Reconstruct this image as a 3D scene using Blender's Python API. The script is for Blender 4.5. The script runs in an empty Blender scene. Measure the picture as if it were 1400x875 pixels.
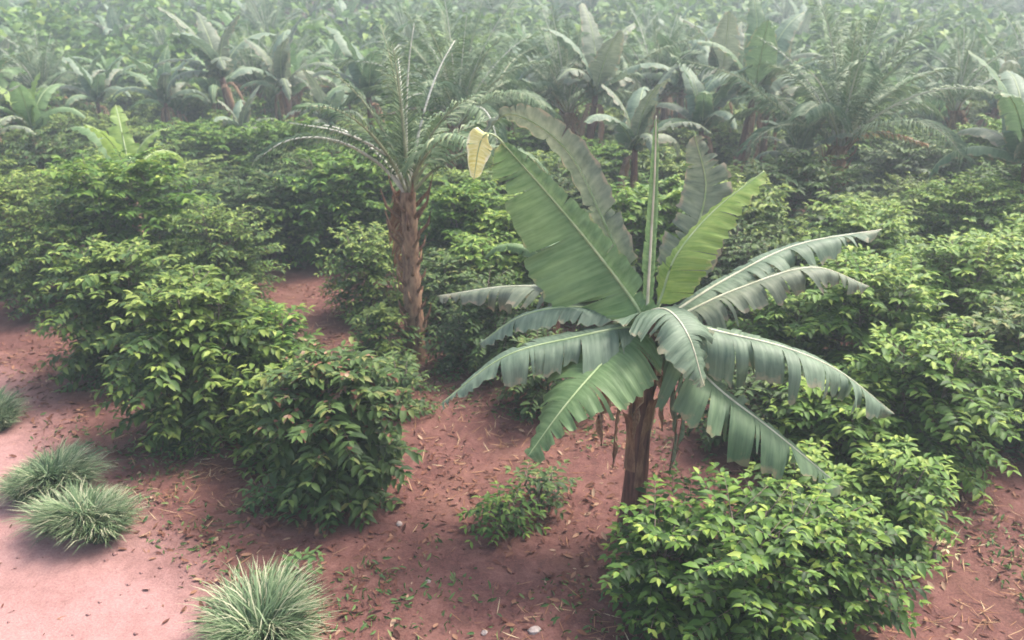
import bpy, math, random
import numpy as np
from mathutils import Vector, Matrix

# ------------------------------------------------------------------ camera, sky, sun, exposure
S = bpy.context.scene
COL = S.collection
R = math.radians
HC, F = 5.5, 1120.0
PITCH = math.atan((437.5 - 19.0) / F)
cd = bpy.data.cameras.new('camera')
cam = bpy.data.objects.new('camera', cd)
COL.objects.link(cam)
cam.location = (0, 0, HC)
cam.rotation_euler = (math.pi / 2 - PITCH, 0, 0)
cd.sensor_width = 36.0
cd.lens = 36.0 * F / 1400.0
cd.clip_start, cd.clip_end = 0.1, 3000
cd.dof.use_dof = True
cd.dof.focus_distance = 5.0
cd.dof.aperture_fstop = 2.1
S.camera = cam

SUN_EL, SUN_AZ = 58.0, 60.0      # azimuth measured from +Y (away from the camera) towards +X
w = bpy.data.worlds.new('World')
S.world = w
w.use_nodes = True
nt = w.node_tree
bg = nt.nodes['Background']
sky = nt.nodes.new('ShaderNodeTexSky')
sky.sky_type = 'NISHITA'
sky.sun_disc = False
sky.sun_elevation = R(SUN_EL)
sky.sun_rotation = R(SUN_AZ)
sky.air_density = 1.0
sky.dust_density = 6.0
sky.ozone_density = 1.0
nt.links.new(sky.outputs[0], bg.inputs[0])
bg.inputs[1].default_value = 0.14
sl = bpy.data.lights.new('sun', 'SUN')
sl.energy = 2.1
sl.angle = R(15)
sl.color = (1.0, 0.95, 0.87)
so = bpy.data.objects.new('sun', sl)
COL.objects.link(so)
sd = Vector((math.sin(R(SUN_AZ)) * math.cos(R(SUN_EL)), math.cos(R(SUN_AZ)) * math.cos(R(SUN_EL)), math.sin(R(SUN_EL))))
so.rotation_euler = sd.to_track_quat('Z', 'Y').to_euler()
S.view_settings.view_transform = 'Standard'
S.view_settings.look = 'None'
S.view_settings.gamma = 1.0
S.view_settings.exposure = 1.42
S.cycles.max_bounces = 6
S.cycles.diffuse_bounces = 3
S.cycles.glossy_bounces = 2
S.cycles.transmission_bounces = 3
S.cycles.volume_bounces = 0
S.cycles.use_denoising = True

random.seed(7)
RNG = np.random.default_rng(11)

# ------------------------------------------------------------------ helpers
def ray(px, py):
    x = (px - 700.0) / F
    u = (437.5 - py) / F
    cp, sp = math.cos(PITCH), math.sin(PITCH)
    return Vector((x, cp + u * sp, -sp + u * cp))

def at(px, py, Y):               # a point of the place at distance Y in front
    d = ray(px, py)
    return Vector((0, 0, HC)) + d * (Y / d.y)

def on_ground(px, py):
    d = ray(px, py)
    p = Vector((0, 0, HC)) + d * (HC / -d.z)
    p.z = terr(p.x, p.y)
    return p

def _h(ix, iy, seed):
    n = (ix * 374761393 + iy * 668265263 + seed * 1442695041) & 0xffffffff
    n = ((n ^ (n >> 13)) * 1274126177) & 0xffffffff
    return ((n ^ (n >> 16)) & 0xffff) / 65535.0

def vnoise(x, y, seed=0):
    x = np.asarray(x, dtype=float); y = np.asarray(y, dtype=float)
    ix = np.floor(x).astype(np.int64); iy = np.floor(y).astype(np.int64)
    fx = x - ix; fy = y - iy
    fx = fx * fx * (3 - 2 * fx); fy = fy * fy * (3 - 2 * fy)
    a = _h(ix, iy, seed); b = _h(ix + 1, iy, seed); c = _h(ix, iy + 1, seed); d = _h(ix + 1, iy + 1, seed)
    return (a * (1 - fx) + b * fx) * (1 - fy) + (c * (1 - fx) + d * fx) * fy

def path_d(x, y):                # > 0 on the worn dirt path at the lower left (metres inside its edge)
    x = np.asarray(x, dtype=float); y = np.asarray(y, dtype=float)
    p0 = on_flat(-60, 470); p1 = on_flat(330, 850)
    ex, ey = p1[0] - p0[0], p1[1] - p0[1]
    l = math.hypot(ex, ey)
    d = ((x - p0[0]) * (-ey) + (y - p0[1]) * ex) / l
    return -d + 0.45 * (vnoise(x * 0.9, y * 0.9, 5) - 0.5) + 0.2 * (vnoise(x * 3, y * 3, 6) - 0.5)

def on_flat(px, py):
    d = ray(px, py)
    k = HC / -d.z
    return (d.x * k, d.y * k)

def terr_np(x, y):
    p = np.clip(path_d(x, y) / 0.6 + 0.5, 0, 1)
    z = 0.14 * (vnoise(x * 0.35, y * 0.35, 1) - 0.5) + 0.05 * (vnoise(x * 1.3, y * 1.3, 2) - 0.5)
    fine = 0.045 * (vnoise(x * 4.1, y * 4.1, 3) - 0.5) + 0.026 * (vnoise(x * 9.3, y * 9.3, 4) - 0.5)
    rise = np.clip((np.asarray(y, dtype=float) - 40) / 120, 0, 1)       # the plantation climbs a gentle hillside at the back
    hill = 15.5 * rise ** 1.15 + 1.2 * rise * (vnoise(np.asarray(x) / 28, np.asarray(y) / 28, 8) - .5)
    return z + fine * (1 - 0.8 * p) - 0.03 * p + hill

def terr(x, y):
    return float(terr_np(np.array([x]), np.array([y]))[0])

def new_mesh(name, verts, faces, mat=None, attrs=None, uv=None, smooth=True):
    me = bpy.data.meshes.new(name)
    me.from_pydata(np.asarray(verts).tolist() if isinstance(verts, np.ndarray) else verts, [],
                   faces.tolist() if isinstance(faces, np.ndarray) else faces)
    if attrs:
        for k, v in attrs.items():
            a = me.attributes.new(k, 'FLOAT', 'POINT')
            a.data.foreach_set('value', np.asarray(v, dtype=np.float32))
    if uv is not None:
        ul = me.uv_layers.new(name='UVMap')
        vi = np.empty(len(me.loops), dtype=np.int32)
        me.loops.foreach_get('vertex_index', vi)
        ul.data.foreach_set('uv', np.asarray(uv, dtype=np.float32)[vi].ravel())
    if smooth:
        me.polygons.foreach_set('use_smooth', [True] * len(me.polygons))
    if mat:
        me.materials.append(mat)
    me.update()
    return me

def obj(name, me, parent=None, loc=None, kind=None):
    o = bpy.data.objects.new(name, me)
    COL.objects.link(o)
    if parent: o.parent = parent
    if loc is not None: o.location = loc
    if kind: o['kind'] = kind
    return o

def thing(name, label, cat, loc=(0, 0, 0), rz=0, group=None, scale=1.0):
    o = bpy.data.objects.new(name, None)
    o.empty_display_size = 0.2
    COL.objects.link(o)
    o.location = loc
    o.rotation_euler = (0, 0, rz)
    o.scale = (scale,) * 3 if isinstance(scale, (int, float)) else scale
    o['label'] = label; o['category'] = cat
    if group: o['group'] = group
    return o

KIDS = {}
def kids(o):
    if o.name not in KIDS: KIDS[o.name] = list(o.children)
    return KIDS[o.name]

def dup(root, label, loc, rz, scale, group=None):
    r = root.copy(); COL.objects.link(r)
    r.location = loc; r.rotation_euler = (0, 0, rz)
    r.scale = (scale,) * 3 if isinstance(scale, (int, float)) else scale
    r['label'] = label
    if group: r['group'] = group
    elif 'group' in r: del r['group']
    for c in kids(root):
        cc = c.copy(); COL.objects.link(cc); cc.parent = r
        for g in kids(c):
            gg = g.copy(); COL.objects.link(gg); gg.parent = cc
    return r

# ------------------------------------------------------------------ materials
def mat(name):
    m = bpy.data.materials.new(name); m.use_nodes = True
    return m, m.node_tree, m.node_tree.nodes['Principled BSDF']

def ramp(t, fac, stops, interp='LINEAR'):
    r = t.nodes.new('ShaderNodeValToRGB')
    r.color_ramp.interpolation = interp
    e = r.color_ramp.elements
    while len(e) < len(stops): e.new(0.5)
    for k, (p, c) in enumerate(stops):
        e[k].position = p; e[k].color = (*c, 1)
    t.links.new(fac, r.inputs[0])
    return r.outputs[0]

def noise(t, scale, detail=4, coord=None, rough=0.6):
    n = t.nodes.new('ShaderNodeTexNoise')
    n.inputs['Scale'].default_value = scale
    n.inputs['Detail'].default_value = detail
    n.inputs['Roughness'].default_value = rough
    if coord: t.links.new(coord, n.inputs['Vector'])
    return n.outputs['Fac']

def math_n(t, op, a, b=None, clamp=False):
    m = t.nodes.new('ShaderNodeMath'); m.operation = op; m.use_clamp = clamp
    for i, v in enumerate((a, b)):
        if v is None: continue
        if isinstance(v, (int, float)): m.inputs[i].default_value = v
        else: t.links.new(v, m.inputs[i])
    return m.outputs[0]

def mixc(t, fac, a, b, mode='MIX'):
    m = t.nodes.new('ShaderNodeMix'); m.data_type = 'RGBA'; m.blend_type = mode
    for sock, v in ((m.inputs[0], fac), (m.inputs[6], a), (m.inputs[7], b)):
        if isinstance(v, (int, float)): sock.default_value = v
        elif isinstance(v, tuple): sock.default_value = (*v, 1)
        else: t.links.new(v, sock)
    return m.outputs[2]

def attr(t, name):
    a = t.nodes.new('ShaderNodeAttribute'); a.attribute_name = name
    return a.outputs['Fac']

def bump(t, h, strength, dist=0.01):
    b = t.nodes.new('ShaderNodeBump')
    b.inputs['Strength'].default_value = strength; b.inputs['Distance'].default_value = dist
    t.links.new(h, b.inputs['Height'])
    return b.outputs[0]

def translucent(t, bsdf, colour, fac):
    tr = t.nodes.new('ShaderNodeBsdfTranslucent')
    t.links.new(colour, tr.inputs[0])
    mx = t.nodes.new('ShaderNodeMixShader'); mx.inputs[0].default_value = fac
    t.links.new(bsdf.outputs[0], mx.inputs[1]); t.links.new(tr.outputs[0], mx.inputs[2])
    t.links.new(mx.outputs[0], t.nodes['Material Output'].inputs[0])

def leaf_mat(name, stops, rough=0.55, trans=0.28, spec=0.3):
    m, t, b = mat(name)
    oi = t.nodes.new('ShaderNodeObjectInfo')
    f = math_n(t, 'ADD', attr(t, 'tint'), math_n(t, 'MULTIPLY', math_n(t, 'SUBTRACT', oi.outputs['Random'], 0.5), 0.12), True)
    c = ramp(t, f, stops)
    t.links.new(c, b.inputs['Base Color'])
    b.inputs['Roughness'].default_value = rough
    b.inputs['Specular IOR Level'].default_value = spec
    translucent(t, b, c, trans)
    return m

M = {}
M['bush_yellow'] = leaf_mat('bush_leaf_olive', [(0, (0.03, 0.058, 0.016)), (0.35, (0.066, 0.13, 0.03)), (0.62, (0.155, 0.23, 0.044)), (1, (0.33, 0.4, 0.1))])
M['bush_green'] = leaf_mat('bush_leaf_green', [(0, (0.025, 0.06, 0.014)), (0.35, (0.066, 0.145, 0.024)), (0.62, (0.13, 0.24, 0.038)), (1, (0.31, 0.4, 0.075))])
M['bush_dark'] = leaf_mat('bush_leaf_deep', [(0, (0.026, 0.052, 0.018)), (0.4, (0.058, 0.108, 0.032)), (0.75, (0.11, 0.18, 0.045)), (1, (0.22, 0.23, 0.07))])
M['dry'] = leaf_mat('dry_leaf', [(0, (0.06, 0.025, 0.02)), (0.4, (0.15, 0.06, 0.042)), (0.75, (0.27, 0.14, 0.085)), (1, (0.4, 0.28, 0.19))], 0.8, 0.1, 0.2)
M['straw'] = leaf_mat('dry_straw', [(0, (0.18, 0.07, 0.045)), (0.5, (0.34, 0.19, 0.1)), (1, (0.5, 0.4, 0.25))], 0.8, 0.1, 0.2)
M['weed'] = leaf_mat('weed_leaf', [(0, (0.04, 0.1, 0.03)), (0.6, (0.1, 0.18, 0.05)), (1, (0.22, 0.24, 0.09))], 0.6, 0.2)
M['grass'] = leaf_mat('grass_blade', [(0, (0.035, 0.075, 0.03)), (0.4, (0.1, 0.17, 0.075)), (0.75, (0.23, 0.31, 0.16)), (1, (0.47, 0.47, 0.31))], 0.55, 0.25)
M['palm'] = leaf_mat('palm_leaflet', [(0, (0.05, 0.1, 0.05)), (0.5, (0.13, 0.2, 0.1)), (1, (0.34, 0.39, 0.23))], 0.5, 0.2)
M['pale'] = leaf_mat('pale_leaf', [(0, (0.45, 0.4, 0.15)), (1, (0.8, 0.75, 0.45))], 0.6, 0.3)

def banana_mat(name, base, light, dead, dead_amt, rough=0.58, trans=0.3):
    m, t, b = mat(name)
    uv = t.nodes.new('ShaderNodeUVMap').outputs[0]
    sx = t.nodes.new('ShaderNodeSeparateXYZ'); t.links.new(uv, sx.inputs[0])
    tc = t.nodes.new('ShaderNodeTexCoord').outputs['Object']
    mp = t.nodes.new('ShaderNodeMapping'); mp.inputs['Scale'].default_value = (55, 1.2, 1)
    t.links.new(uv, mp.inputs[0])
    vein = noise(t, 1.0, 3, mp.outputs[0])
    big = noise(t, 3.0, 3, tc)
    f = math_n(t, 'ADD', math_n(t, 'MULTIPLY', vein, 0.75), math_n(t, 'MULTIPLY', big, 0.4))
    c = ramp(t, f, [(0.38, base), (0.72, light)])
    edge = math_n(t, 'ADD', sx.outputs[1], math_n(t, 'MULTIPLY', math_n(t, 'SUBTRACT', noise(t, 9.0, 3, tc), 0.5), 0.9))
    tip = math_n(t, 'ADD', sx.outputs[0], math_n(t, 'MULTIPLY', math_n(t, 'SUBTRACT', noise(t, 5.0, 3, tc), 0.5), 0.3))
    ef = math_n(t, 'MAXIMUM', math_n(t, 'MULTIPLY', math_n(t, 'SUBTRACT', edge, 1.02 - dead_amt), 5.0, True),
                math_n(t, 'MULTIPLY', math_n(t, 'SUBTRACT', tip, 0.97 - 0.12 * dead_amt), 8.0, True))
    ef = math_n(t, 'MINIMUM', ef, 0.75)
    c = mixc(t, ef, c, dead)
    t.links.new(c, b.inputs['Base Color'])
    b.inputs['Roughness'].default_value = rough
    t.links.new(bump(t, vein, 0.6, 0.012), b.inputs['Normal'])
    translucent(t, b, c, trans)
    return m

M['ban'] = banana_mat('banana_blade', (0.065, 0.125, 0.06), (0.17, 0.26, 0.13), (0.34, 0.27, 0.15), 0.12)
M['ban_light'] = banana_mat('banana_blade_young', (0.085, 0.17, 0.06), (0.21, 0.33, 0.14), (0.4, 0.36, 0.18), 0.03, trans=0.4)
M['ban_bright'] = banana_mat('banana_blade_yellow_green', (0.15, 0.27, 0.055), (0.32, 0.43, 0.11), (0.5, 0.45, 0.2), 0.03, trans=0.45)  # blades with a fresh yellow-green leaf colour of their own
M['ban_grey'] = banana_mat('banana_blade_weathered', (0.085, 0.12, 0.08), (0.24, 0.28, 0.19), (0.35, 0.29, 0.2), 0.16)
M['ban_under'] = banana_mat('banana_blade_bluish', (0.08, 0.135, 0.085), (0.22, 0.3, 0.2), (0.36, 0.31, 0.2), 0.12)
M['ban_dead'] = banana_mat('banana_blade_dry', (0.13, 0.065, 0.04), (0.32, 0.2, 0.12), (0.4, 0.3, 0.2), 0.3, 0.8, 0.1)
M['ban_yellow'] = banana_mat('banana_blade_yellow', (0.6, 0.55, 0.12), (0.85, 0.84, 0.45), (0.88, 0.86, 0.65), 0.2, 0.6, 0.3)

def plain(name, c0, c1, scale=20, rough=0.7, stretch=(1, 1, 1), bmp=0.5):
    m, t, b = mat(name)
    tc = t.nodes.new('ShaderNodeTexCoord').outputs['Object']
    mp = t.nodes.new('ShaderNodeMapping'); mp.inputs['Scale'].default_value = stretch
    t.links.new(tc, mp.inputs[0])
    n = noise(t, scale, 5, mp.outputs[0])
    t.links.new(ramp(t, n, [(0.35, c0), (0.65, c1)]), b.inputs['Base Color'])
    b.inputs['Roughness'].default_value = rough
    t.links.new(bump(t, n, bmp, 0.02), b.inputs['Normal'])
    return m
M['midrib'] = plain('banana_midrib', (0.26, 0.36, 0.15), (0.42, 0.48, 0.26), 6, 0.45, (1, 1, 1), 0.1)
M['midrib_pale'] = plain('banana_midrib_pale', (0.42, 0.42, 0.28), (0.62, 0.6, 0.45), 6, 0.5, (1, 1, 1), 0.1)
M['stem'] = plain('pseudostem_skin', (0.06, 0.022, 0.02), (0.2, 0.085, 0.06), 9, 0.6, (3, 3, 0.35))
M['sheath'] = plain('dry_sheath', (0.13, 0.055, 0.035), (0.33, 0.19, 0.11), 9, 0.8, (2, 2, 0.5))
M['bark'] = plain('bush_bark', (0.1, 0.075, 0.055), (0.25, 0.2, 0.16), 30, 0.85)
M['palm_trunk'] = plain('palm_trunk_fibre', (0.13, 0.065, 0.04), (0.4, 0.24, 0.14), 12, 0.9, (1, 1, 0.4), 1.0)
M['rachis'] = plain('palm_rachis', (0.22, 0.25, 0.14), (0.38, 0.38, 0.24), 8, 0.6)
M['rachis_pale'] = plain('palm_rachis_pale', (0.5, 0.48, 0.42), (0.7, 0.68, 0.6), 8, 0.6)
M['stone'] = plain('stone', (0.25, 0.19, 0.17), (0.42, 0.36, 0.33), 14, 0.8)

def soil_mat():
    m, t, b = mat('red_soil')
    tc = t.nodes.new('ShaderNodeTexCoord').outputs['Object']
    n1 = noise(t, 0.8, 6, tc); n2 = noise(t, 7.0, 8, tc, 0.7); n3 = noise(t, 45.0, 5, tc, 0.7)
    soil = ramp(t, n2, [(0.3, (0.038, 0.015, 0.014)), (0.5, (0.085, 0.03, 0.027)), (0.72, (0.17, 0.07, 0.06))])
    soil = mixc(t, math_n(t, 'MULTIPLY', math_n(t, 'SUBTRACT', n1, 0.45), 3.0, True), soil, (0.14, 0.068, 0.045))
    soil = mixc(t, math_n(t, 'MULTIPLY', math_n(t, 'SUBTRACT', noise(t, 2.2, 5, tc), 0.5), 4.0, True), soil, (0.2, 0.092, 0.075))
    soil = mixc(t, 0.4, soil, ramp(t, n3, [(0.35, (0.07, 0.03, 0.028)), (0.65, (0.25, 0.125, 0.1))]))
    path = ramp(t, n2, [(0.25, (0.21, 0.105, 0.1)), (0.75, (0.35, 0.19, 0.18))])
    path = mixc(t, math_n(t, 'MULTIPLY', math_n(t, 'SUBTRACT', n1, 0.4), 2.5, True), path, (0.42, 0.25, 0.24))
    path = mixc(t, 0.3, path, ramp(t, n3, [(0.35, (0.2, 0.09, 0.08)), (0.65, (0.5, 0.33, 0.28))]))
    pf = math_n(t, 'ADD', attr(t, 'path'), math_n(t, 'MULTIPLY', math_n(t, 'SUBTRACT', n2, 0.5), 0.5), True)
    c = mixc(t, pf, soil, path)
    t.links.new(c, b.inputs['Base Color'])
    b.inputs['Roughness'].default_value = 0.9
    b.inputs['Specular IOR Level'].default_value = 0.2
    h = math_n(t, 'ADD', math_n(t, 'MULTIPLY', n2, 0.7), math_n(t, 'MULTIPLY', n3, 0.5))
    t.links.new(bump(t, h, 0.5, 0.03), b.inputs['Normal'])
    return m
M['soil'] = soil_mat()

# ------------------------------------------------------------------ ground and path
def grow(a, b, n, p):
    return a + (b - a) * np.linspace(0, 1, n) ** p
ys = np.concatenate([-grow(2, 60, 10, 2)[::-1], np.arange(-1.5, 4.5, 0.5), np.arange(4.5, 19, 0.075), grow(19.1, 60, 90, 1.3), grow(62, 900, 40, 2.2)])
xs = np.concatenate([-grow(11.1, 900, 60, 2.6)[::-1], np.arange(-11, 11, 0.075), grow(11.1, 900, 60, 2.6)])
X, Y = np.meshgrid(xs, ys)
Z = terr_np(X, Y)
pd = path_d(X, Y)
nx, ny = len(xs), len(ys)
V = np.stack([X.ravel(), Y.ravel(), Z.ravel()], 1)
idx = np.arange(nx * ny).reshape(ny, nx)
Q = np.stack([idx[:-1, :-1], idx[:-1, 1:], idx[1:, 1:], idx[1:, :-1]], -1).reshape(-1, 4)
pa = np.clip(pd.ravel() / 0.9 + 0.5, 0, 1)
onp = pd.ravel()[Q].mean(1) > 0
for nm, sel in (('ground', ~onp), ('dirt_path', onp)):
    q = Q[sel]
    u, inv = np.unique(q, return_inverse=True)
    obj(nm, new_mesh(nm, V[u], inv.reshape(-1, 4), M['soil'], {'path': pa[u]}), kind='structure')

# ------------------------------------------------------------------ leaf geometry
def leaf_template(wd, fold=0.12, droop=0.22):
    h = wd / 2
    return np.array([(0, 0, 0), (-h * 0.85, 0.3, fold * wd * 2), (0, 0.3, 0.02), (h * 0.85, 0.3, fold * wd * 2),
                     (-h * 0.9, 0.64, fold * wd * 2 - droop * 0.35), (0, 0.64, -droop * 0.3), (h * 0.9, 0.64, fold * wd * 2 - droop * 0.35),
                     (0, 1, -droop)], dtype=float)
LF = [(0, 2, 1), (0, 3, 2), (1, 2, 5, 4), (2, 3, 6, 5), (4, 5, 7), (5, 6, 7)]

def frames(dirs, ups):
    y = dirs / np.linalg.norm(dirs, axis=1, keepdims=True)
    x = np.cross(y, ups); x /= np.maximum(np.linalg.norm(x, axis=1, keepdims=True), 1e-6)
    z = np.cross(x, y)
    return np.stack([x, y, z], -1)          # columns

def leaves_mesh(name, pos, dirs, ups, size, tint, material, tmpl):
    n = len(pos)
    Fm = frames(dirs, ups) * np.asarray(size)[:, None, None]
    v = np.einsum('nij,kj->nki', Fm, tmpl) + pos[:, None, :]
    k = len(tmpl)
    faces = []
    off = (np.arange(n) * k)
    for f in LF:
        faces.append(np.stack([off + a for a in f], 1).tolist())
    allf = [x for ff in faces for x in ff]
    return new_mesh(name, v.reshape(-1, 3), allf, material, {'tint': np.repeat(tint, k)})

def tube(verts, faces, pts, rads, n=6, jag=0.0):
    pts = [Vector(p) for p in pts]
    base = len(verts)
    for i, p in enumerate(pts):
        tdir = (pts[min(i + 1, len(pts) - 1)] - pts[max(i - 1, 0)]).normalized()
        ref = Vector((0, 0, 1)) if abs(tdir.z) < 0.9 else Vector((1, 0, 0))
        a = tdir.cross(ref).normalized(); b = tdir.cross(a)
        for k in range(n):
            th = 2 * math.pi * k / n
            r = rads[i] * (1 + jag * (random.random() - 0.5))
            verts.append(tuple(p + a * (math.cos(th) * r) + b * (math.sin(th) * r)))
    for i in range(len(pts) - 1):
        for k in range(n):
            k2 = (k + 1) % n
            faces.append((base + i * n + k, base + i * n + k2, base + (i + 1) * n + k2, base + (i + 1) * n + k))
    faces.append(tuple(base + k for k in range(n))[::-1])
    faces.append(tuple(base + (len(pts) - 1) * n + k for k in range(n)))

# ------------------------------------------------------------------ bushes
def bush_data(h, r, seed, leaf=0.15, stems=4, dens=1.0, droop=0.5, lump=0.35, tvar=0.16, tmean=.36):
    rg = random.Random(seed)
    stem_v, stem_f = [], []
    br_v, br_f = [], []
    P, D, U, SZ, T = [], [], [], [], []
    lob = [(rg.uniform(0, 6.28), rg.uniform(0.6, 1.0)) for _ in range(5)]
    stem_list = []
    for s in range(stems):
        a = 6.28 * s / stems + rg.uniform(-0.5, 0.5)
        lean = rg.uniform(0.1, 0.34) * r
        hh = h * rg.uniform(0.82, 1.0)
        pts = [Vector((0.05 * math.cos(a), 0.05 * math.sin(a), -0.08))]
        for k in range(1, 6):
            t = k / 5
            pts.append(Vector((math.cos(a) * (0.05 + lean * 1.3 * t ** 0.8) + rg.uniform(-.04, .04), math.sin(a) * (0.05 + lean * 1.3 * t ** 0.8) + rg.uniform(-.04, .04), hh * t)))
        tube(stem_v, stem_f, pts, [0.028, 0.024, 0.02, 0.016, 0.011, 0.005], 6)
        stem_list.append(pts)
        lv = int(h / 0.095 * dens)
        for l in range(lv):
            t = 0.05 + 0.95 * (l + rg.random() * 0.6) / lv
            i = min(int(t * 5), 4); f = t * 5 - i
            o = pts[i].lerp(pts[i + 1], f)
            for q in range(3 if t < 0.93 else 4):
                az = rg.uniform(0, 6.28) * 0.5 + a + (q - 1) * 1.5 + rg.uniform(-.6, .6) if t < 0.7 else rg.uniform(0, 6.28)
                prof = (1 - (max(0, t - 0.38) / 0.68) ** 2.4) ** 0.6 * (0.85 + 0.15 * min(1, t / 0.3))
                lump_f = 1.0
                for la, ls in lob:
                    dd = math.cos(az - la)
                    if dd > 0.8: lump_f = max(lump_f, 1 + lump * ls * (dd - 0.8) * 4)
                L = max(0.2, r * prof * lump_f * rg.uniform(0.7, 1.04) - 0.25 * math.hypot(o.x, o.y))
                up = 0.25 + 0.5 * t
                n = max(2, int(L / 0.08))
                p = Vector(o); lp = [Vector(p)]
                for k in range(n):
                    u = (k + 1) / n
                    d = Vector((math.cos(az), math.sin(az), up - droop * 1.5 * u * (L / r)))
                    d.normalize()
                    p = p + d * (L / n)
                    lp.append(Vector(p))
                    if u < 0.22 and L > 0.4: continue
                    side = Vector((-math.sin(az), math.cos(az), 0))
                    for sg in (1, -1):
                        if rg.random() > 0.96: continue
                        ld = d * rg.uniform(0.3, 0.8) + side * sg * rg.uniform(0.6, 1.1) + Vector((0, 0, rg.uniform(-0.35, 0.3)))
                        P.append(tuple(p)); D.append(tuple(ld))
                        U.append((rg.uniform(-.35, .35), rg.uniform(-.35, .35), 1))
                        SZ.append(leaf * rg.uniform(0.65, 1.15) * (1 - 0.25 * (k == n - 1)))
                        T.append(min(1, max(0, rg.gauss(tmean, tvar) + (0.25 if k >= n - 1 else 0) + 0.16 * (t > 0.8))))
                # terminal leaf pair standing up
                P.append(tuple(p)); D.append((math.cos(az), math.sin(az), rg.uniform(0, .9))); U.append((0.1, 0.1, 1)); SZ.append(leaf * 0.7); T.append(min(1, rg.gauss(0.72, .12)))
                if L > 0.3 and len(lp) > 2:
                    tube(br_v, br_f, [lp[0], lp[len(lp) // 2], lp[-1]], [0.006, 0.004, 0.002], 3)
    return dict(stem=(stem_v, stem_f), br=(br_v, br_f), P=np.array(P), D=np.array(D), U=np.array(U), SZ=np.array(SZ), T=np.array(T))

LT = leaf_template(0.42)
LTW = leaf_template(0.5, 0.1, 0.3)
LEAFM = {}
def single_leaf(key, tint, tmpl):
    k = (key, round(tint, 1))
    if k not in LEAFM:
        LEAFM[k] = new_mesh('leaf', tmpl.copy(), LF, M[key], {'tint': np.full(len(tmpl), round(tint, 1))})
    return LEAFM[k]

def make_bush(label, h, r, seed, key, loc=(0, 0, 0), rz=0, single=0, name='coffee_bush', cat='bush', group=None, extra=None, tmpl=LT, **kw):
    d = bush_data(h, r, seed, **kw)
    t = thing(name, label, cat, loc, rz, group)
    obj('stem', new_mesh('stem', *d['stem'], M['bark']), t)
    obj('branch', new_mesh('branch', *d['br'], M['bark']), t, kind='stuff')
    n = len(d['P'])
    m = np.ones(n, bool)
    if single:
        # outermost leaves of the side one sees: each its own object
        w = np.array([-math.sin(rz) * -1, 0, 0])
        cz, szn = math.cos(rz), math.sin(rz)
        toc = np.array([-loc[0], -loc[1], HC * 0.75 - 0.0]); toc = toc / np.linalg.norm(toc)
        lc = np.array([toc[0] * cz + toc[1] * szn, -toc[0] * szn + toc[1] * cz, toc[2]])
        c = d['P'] - np.array([0, 0, h * 0.45])
        sc = c @ lc * d['SZ'] ** 0.5
        pick = np.argsort(-sc)[:single * 3]
        pick = pick[np.random.default_rng(seed).permutation(len(pick))[:single]]
        m[pick] = False
        Fm = frames(d['D'][pick], d['U'][pick])
        for i, k in enumerate(pick):
            Mx = Matrix([list(Fm[i][a] * d['SZ'][k]) + [d['P'][k][a]] for a in range(3)] + [[0, 0, 0, 1]])
            lo = obj('leaf', single_leaf(key, float(d['T'][k]), tmpl), t)
            lo.matrix_local = Mx
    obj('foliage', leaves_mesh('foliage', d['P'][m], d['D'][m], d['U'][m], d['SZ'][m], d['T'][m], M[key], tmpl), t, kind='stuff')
    if extra: extra(t, d)
    return t

# ------------------------------------------------------------------ banana plants
def crom(pts, n):
    P = [Vector(p) for p in pts]
    P = [P[0] * 2 - P[1]] + P + [P[-1] * 2 - P[-2]]
    m = len(P) - 3
    out = []
    for i in range(n):
        u = i / (n - 1) * m
        k = min(int(u), m - 1); t = u - k
        a, b, c, d = P[k:k + 4]
        out.append(0.5 * ((2 * b) + (c - a) * t + (2 * a - 5 * b + 4 * c - d) * t * t + (3 * b - a - 3 * c + d) * t ** 3))
    return out

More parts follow.
